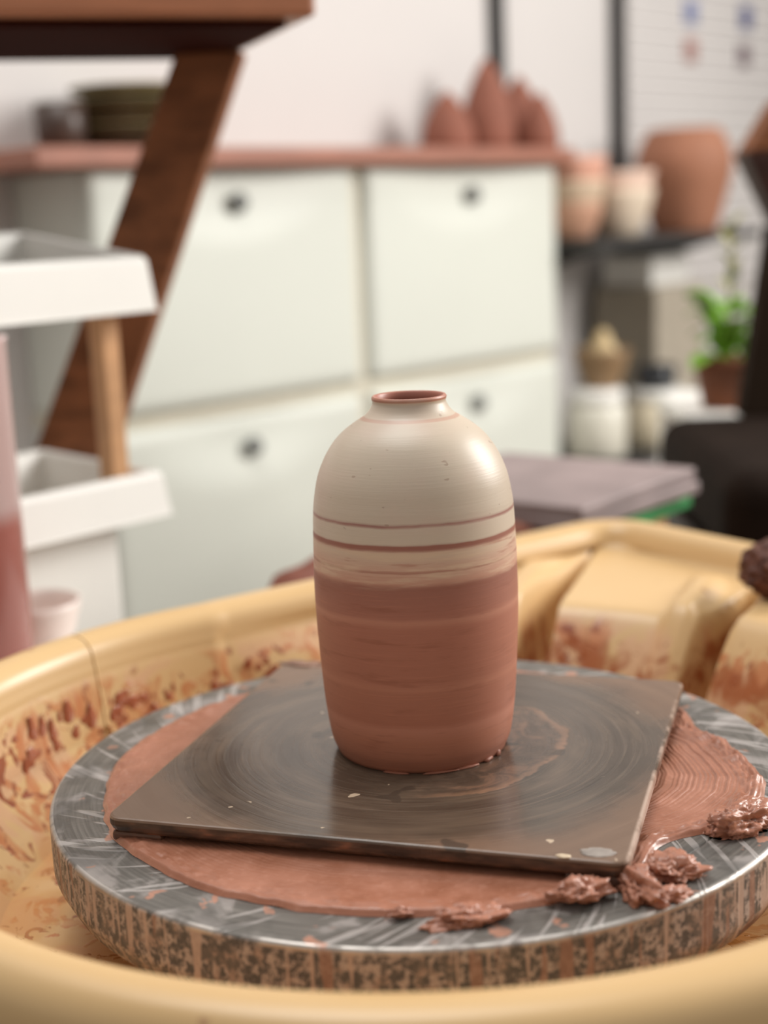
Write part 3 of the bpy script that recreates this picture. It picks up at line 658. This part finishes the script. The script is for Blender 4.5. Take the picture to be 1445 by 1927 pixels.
# torn scraps of clay on the wheel head
for x, y, z, sx, sy, sz, rz, sd, lab in (
        (0.0155, -0.1575, .0002, .0150, .0068, .0042, .25, 1, 'flat clay scrap on the wheel head front, below the bat edge'),
        (0.0600, -0.1450, .0022, .0120, .0070, .0052, .35, 2, 'ragged wet clay scrap under the bat beside its thick corner'),
        (0.1370, -0.0840, .0002, .0175, .0085, .0085, .45, 3, 'largest crumbly clay scrap on the wheel head beside the combed clay'),
        (0.0835, -0.1395, .0002, .0075, .0150, .0070, .35, 5, 'shiny wet clay scrap spilling over the wheel edge by the bat corner'),
        (0.0990, -0.1250, .0002, .0120, .0110, .0055, .6, 6, 'crumbled clay scrap between bat corner and combed clay'),
        (0.0960, -0.1440, .0002, .0090, .0050, .0030, .5, 7, 'thin clay scrap beside the shiny scrap at the wheel edge'),
        (-0.0100, -0.1535, .0015, .0050, .0026, .0022, .2, 9, 'tiny pale clay crumb on the edge of the clay disc')):
    o = crumb('clay_scrap', (sx * .92, sy * .92, sz * .95), M_wetclay, None, (x, y, WZ + z), sd); o.rotation_euler = (0, 0, rz); tag(o, lab, 'clay scrap', 'torn clay scraps on the wheel head')

# ---------------------------------------------------------------- bat
ba = tag(empty('throwing_bat', (0.0019, 0.0035, WZ), -0.2824), 'dark square bat under the vase, wet and ringed, on the wheel head', 'bat')
H = 0.229 / 2
bm = bmesh.new(); rc = .007; pts = []
for cx, cy, a0 in ((H - rc, H - rc, 0), (-H + rc, H - rc, 90), (-H + rc, -H + rc, 180), (H - rc, -H + rc, 270)):
    for q_ in range(7): a = deg(a0 + 15 * q_); pts.append((cx + rc * math.cos(a), cy + rc * math.sin(a)))
def rg(z, s_): return [bm.verts.new((x * s_, y * s_, z)) for x, y in pts]
rings = [rg(.0046, .975), rg(.0049, .985), rg(.0062, .994), rg(.0082, 1.0), rg(.0108, 1.0), rg(.0117, .997), rg(.0120, .990)]
bm.faces.new(rings[0][::-1]); bm.faces.new(rings[-1])
for a, b in zip(rings, rings[1:]):
    for i in range(len(pts)): bm.faces.new((a[i], a[(i + 1) % len(pts)], b[(i + 1) % len(pts)], b[i]))
k = N('wet_dark_bat', 0.28, 0, .6)
o_ = k.obj(); s3 = k.sep(o_)
rad = k.math('SQRT', k.math('ADD', k.math('MULTIPLY', s3[0], s3[0]), k.math('MULTIPLY', s3[1], s3[1])))
ang = k.math('ARCTAN2', s3[1], s3[0]); cc, ss = k.math('COSINE', ang), k.math('SINE', ang)
ringv = k.comb(k.math('MULTIPLY', cc, 1.1), k.math('MULTIPLY', ss, 1.1), k.math('MULTIPLY', rad, 520.0))
rings_ = k.noise(ringv, 1.0, 4, .65); broad = k.noise(k.comb(k.math('MULTIPLY', cc, 1.3), k.math('MULTIPLY', ss, 1.3), k.math('MULTIPLY', rad, 75.0)), 1.0, 3, .6)
c = k.ramp(broad, [(.28, S(62, 52, 43)), (.5, S(80, 68, 57)), (.75, S(104, 88, 73))])
c = k.mix(k.rng(rings_, .50, .75, 0, .40), c, S(126, 110, 96))
c = k.mix(k.rng(rings_, .44, .28, 0, .4), c, S(50, 42, 36))
edge = k.rng(k.math('ADD', rad, k.math('MULTIPLY', k.noise(o_, 22, 3), .05)), .130, .160)
c = k.mix(k.math('MULTIPLY', edge, .5), c, S(142, 110, 88))
blot = k.math('ADD', rad, k.math('MULTIPLY', k.math('SUBTRACT', k.noise(o_, 20, 5, .6), .5), .030))
azm = k.rng(k.math('COSINE', k.math('ADD', ang, .15)), .25, .6); inb = k.math('MULTIPLY', azm, k.rng(blot, .0720, .0705)); bord = k.math('MULTIPLY', k.rng(blot, .0655, .0700), inb)
swirl = k.noise(k.comb(k.math('MULTIPLY', cc, 2.4), k.math('MULTIPLY', ss, 2.4), k.math('MULTIPLY', rad, 70)), 1.0, 4, .6, 1.2)
c = k.mix(k.math('MULTIPLY', inb, .75), c, k.ramp(swirl, [(.3, S(66, 55, 46)), (.5, S(98, 80, 67)), (.62, S(134, 102, 82)), (.75, S(104, 96, 90))]))
c = k.mix(k.math('MULTIPLY', bord, .38), c, S(160, 120, 92))
spots = k.noise(o_, 48, 2, .4)
c = k.mix(k.math('MULTIPLY', k.rng(spots, .70, .73), .75), c, S(62, 54, 46))
flk = k.noise(o_, 120, 2, .4); c = k.mix(k.math('MULTIPLY', k.rng(flk, .76, .78), .8), c, S(206, 184, 158))
wear = k.math('MULTIPLY', k.rng(s3[0], .1122, .1136), k.rng(k.noise(o_, 45, 4), .34, .56)); c = k.mix(k.math('MULTIPLY', wear, .85), c, S(188, 164, 148))
side = k.math('MULTIPLY', k.rng(s3[2], .0112, .0104), k.math('SUBTRACT', 1.0, wear))
c = k.mix(side, c, k.ramp(k.noise(k.scale(o_, (1, 1, 3)), 60, 3), [(.38, S(50, 40, 34)), (.6, S(96, 72, 58)), (.75, S(150, 100, 76))]))
k.color(c); k.rough(k.math('ADD', k.math('MULTIPLY', k.rng(rings_, .3, .8), .12), k.math('ADD', .15, k.math('MULTIPLY', edge, .15)))); k.bump(k.math('ADD', rings_, k.math('MULTIPLY', inb, .6)), .10, .0006)
M_bat = k.m
from_bm('plate', bm, M_bat, ba)
for sx, sy in ((1, -1), (-1, -1), (1, 1), (-1, 1)):
    cx, cy = sx * (H - .014), sy * (H - .014)
    bmf = box_bm((cx - .012, cy - .012, .0003), (cx + .012, cy + .012, .0050), .0015, 2); from_bm('corner_foot', bmf, plain('muddy_foot', (92, 62, 48), .4, var=.3, scale=60), ba)
# dried crumbs and a scar on the bat corner
sc = lump('dried_smear', (.0075, .0038, .0005), plain('pale_scar', (150, 140, 132), .5, var=.2, scale=150), ba, None, 11, .4, 3); sc.location = (0.1010, -0.1060, .0118); sc.rotation_euler = (0, 0, .1)
sc = lump('dried_smear', (.0032, .0017, .0005), plain('cream_scar', (206, 186, 158), .5, var=.1), ba, None, 12, .4, 3); sc.location = (0.0885, -0.1125, .0118)
bmu = lump('edge_crust', (.013, .0055, .0013), plain('muddy_crust', (140, 106, 88), .35, var=.3, scale=120), ba, None, 13, .5, 4, .25); bmu.location = (-0.1020, 0.1085, .0112)

# ---------------------------------------------------------------- vase
outer = [(.0380, .0120), (.0408, .0122), (.0412, .0135), (.0424, .0160), (.0438, .0205), (.0453, .0308), (.0464, .0418), (.0477, .0635), (.0485, .085), (.0483, .1062), (.0475, .1282), (.0462, .1386), (.0443, .1469), (.0408, .1551), (.0362, .1622), (.0311, .1673), (.0250, .1716), (.0214, .1738), (.0190, .1762), (.01765, .1785), (.01715, .1800), (.0174, .1812), (.01755, .1821), (.0171, .1829)]
inner = [(.0160, .1829), (.0154, .1820), (.0150, .1795), (.0160, .1765), (.0200, .1712), (.0300, .1635), (.0390, .1500), (.0430, .1320), (.0440, .10), (.0430, .05), (.0400, .022), (.02, .018)]
pv = np.vstack([outer[:3], catmull(outer[3:], 7), catmull(inner, 3)])
pv[:, 1] -= .0120
k = N('marbled_vase_clay', 0.46, 0, .5)
o_ = k.obj(); s3 = k.sep(o_); zz = s3[2]
ang = k.math('ARCTAN2', s3[1], s3[0]); cc, ss = k.math('COSINE', ang), k.math('SINE', ang)
wob = k.noise(k.comb(cc, ss, k.math('MULTIPLY', zz, 30)), 1.6, 3)
fine = k.noise(k.comb(k.math('MULTIPLY', cc, 1.2), k.math('MULTIPLY', ss, 1.2), k.math('MULTIPLY', zz, 900)), 1.0, 4, .6)
mid = k.noise(k.comb(k.math('MULTIPLY', cc, 1.5), k.math('MULTIPLY', ss, 1.5), k.math('MULTIPLY', zz, 260)), 1.0, 3, .6)
zs = k.math('ADD', zz, k.math('ADD', k.math('MULTIPLY', k.math('SUBTRACT', wob, .5), .0022), k.math('MULTIPLY', ss, .0)))
CR = S(204, 188, 168); CR2 = S(210, 194, 174); TE_ = S(174, 114, 92); BN = S(158, 104, 88); PK = S(208, 168, 146); LT = S(186, 122, 98)
zr = lambda z: (z - .012) / .1715
stops = [(0.013, S(158, 100, 78)), (.028, S(180, 118, 94)), (.0345, S(192, 130, 108)), (.0375, S(174, 112, 90)), (.0525, TE_), (.0545, S(184, 124, 101)), (.058, S(172, 112, 91)), (.083, S(174, 113, 93)), (.0862, S(190, 132, 110)), (.0885, S(168, 110, 92)),
         (.1022, BN), (.1045, S(200, 152, 130)), (.1085, PK), (.1093, S(170, 116, 98)), (.1104, PK), (.1172, S(214, 190, 166)), (.1188, S(206, 172, 150)), (.1194, BN), (.1213, BN), (.1220, CR2), (.1297, CR2), (.1300, S(158, 108, 98)), (.1309, S(158, 108, 98)), (.1314, CR)]
stops = stops[:]
r1_ = k.ramp(k.math('DIVIDE', k.math('SUBTRACT', zs, 0.0), .1715), [(max(0, zr(z)), c) for z, c in stops])
zt = k.math('ADD', zz, .012)
c = r1_
neck = k.math('MULTIPLY', k.rng(zt, .1724, .1729), k.rng(zt, .1741, .1736)); c = k.mix(k.math('MULTIPLY', neck, .7), c, S(190, 146, 126))
lip = k.rng(zt, .1808, .1814); c = k.mix(lip, c, S(178, 120, 98))
# mingled streaks in the transition
tr = k.math('MULTIPLY', k.rng(zt, .100, .106), k.rng(zt, .1195, .118))
c = k.mix(k.math('MULTIPLY', tr, k.rng(mid, .46, .66, 0, .75)), c, S(220, 192, 164)); c = k.mix(k.math('MULTIPLY', tr, k.rng(mid, .42, .30, 0, .6)), c, S(178, 122, 102))
low = k.rng(zt, .104, .100)
c = k.mix(k.math('MULTIPLY', low, k.rng(fine, .50, .75, 0, .35)), c, S(192, 128, 104)); c = k.mix(k.math('MULTIPLY', low, k.rng(mid, .46, .28, 0, .5)), c, S(146, 88, 68))
spk = k.noise(k.scale(o_, (1, 1, 2.2)), 170, 2, .4); hi = k.rng(zt, .124, .13)
c = k.mix(k.math('MULTIPLY', hi, k.rng(spk, .72, .76, 0, .5)), c, S(150, 122, 104))
c = k.mix(k.math('MULTIPLY', hi, k.rng(k.noise(o_, 30, 3), .45, .7, 0, .35)), c, S(212, 184, 168))
# the inside of the mouth is red clay
ri = k.math('SQRT', k.math('ADD', k.math('MULTIPLY', s3[0], s3[0]), k.math('MULTIPLY', s3[1], s3[1])))
c = k.mix(k.math('MULTIPLY', k.rng(ri, .0166, .0160), k.rng(zt, .170, .172)), c, S(176, 112, 94))
k.color(c); k.rough(k.rng(zt, .10, .13, .50, .40)); k.bump(fine, .12, .0006)
va = lathe('clay_vase', pv, k.m, None, (0.0010, 0.0035, WZ + .0120), 160); va.rotation_euler = (0, 0, 0)
tag(va, 'tall narrow-necked vase, cream above and terracotta below, on the bat', 'vase')
# burrs of trimmed clay at the vase foot
for a, sx, sz in ((-30, .0022, .0020), (-42, .0032, .0012), (-60, .0060, .0008), (-80, .0085, .0007), (-108, .0070, .0006)):
    b = lump('clay_burr', (sx, .0012, sz), plain('burr_clay', (150, 92, 70), .5), va, None, a, .4, 2, .2); b.location = (.0412 * math.cos(deg(a)), .0412 * math.sin(deg(a)), 0.0); b.rotation_euler = (0, 0, deg(a) + math.pi / 2)

# ---------------------------------------------------------------- sponge on the pan ledge
bm = bmesh.new(); bmesh.ops.create_icosphere(bm, subdivisions=5, radius=1)
for v in bm.verts:
    d = v.co.normalized(); q_ = 1 + .14 * mn.noise(d * 2) + .10 * mn.noise(d * 7) + .10 * mn.noise(d * 15)
    v.co = Vector((d.x * q_ * .036, d.y * q_ * .030, max(d.z * q_, -.75) * .022 + .0165))
k = N('wet_brown_sponge', .5, 0, .5); nz = k.noise(k.obj(), 160, 4, .7); k.color(k.ramp(nz, [(.35, S(66, 34, 22)), (.6, S(112, 62, 42)), (.75, S(190, 140, 118))])); k.bump(nz, .9, .003)
o = from_bm('throwing_sponge', bm, k.m, None, True, (0.247, 0.236, WZ + .0160)); tag(o, 'dark brown clay-soaked sponge on the ledge of the splash pan', 'sponge')
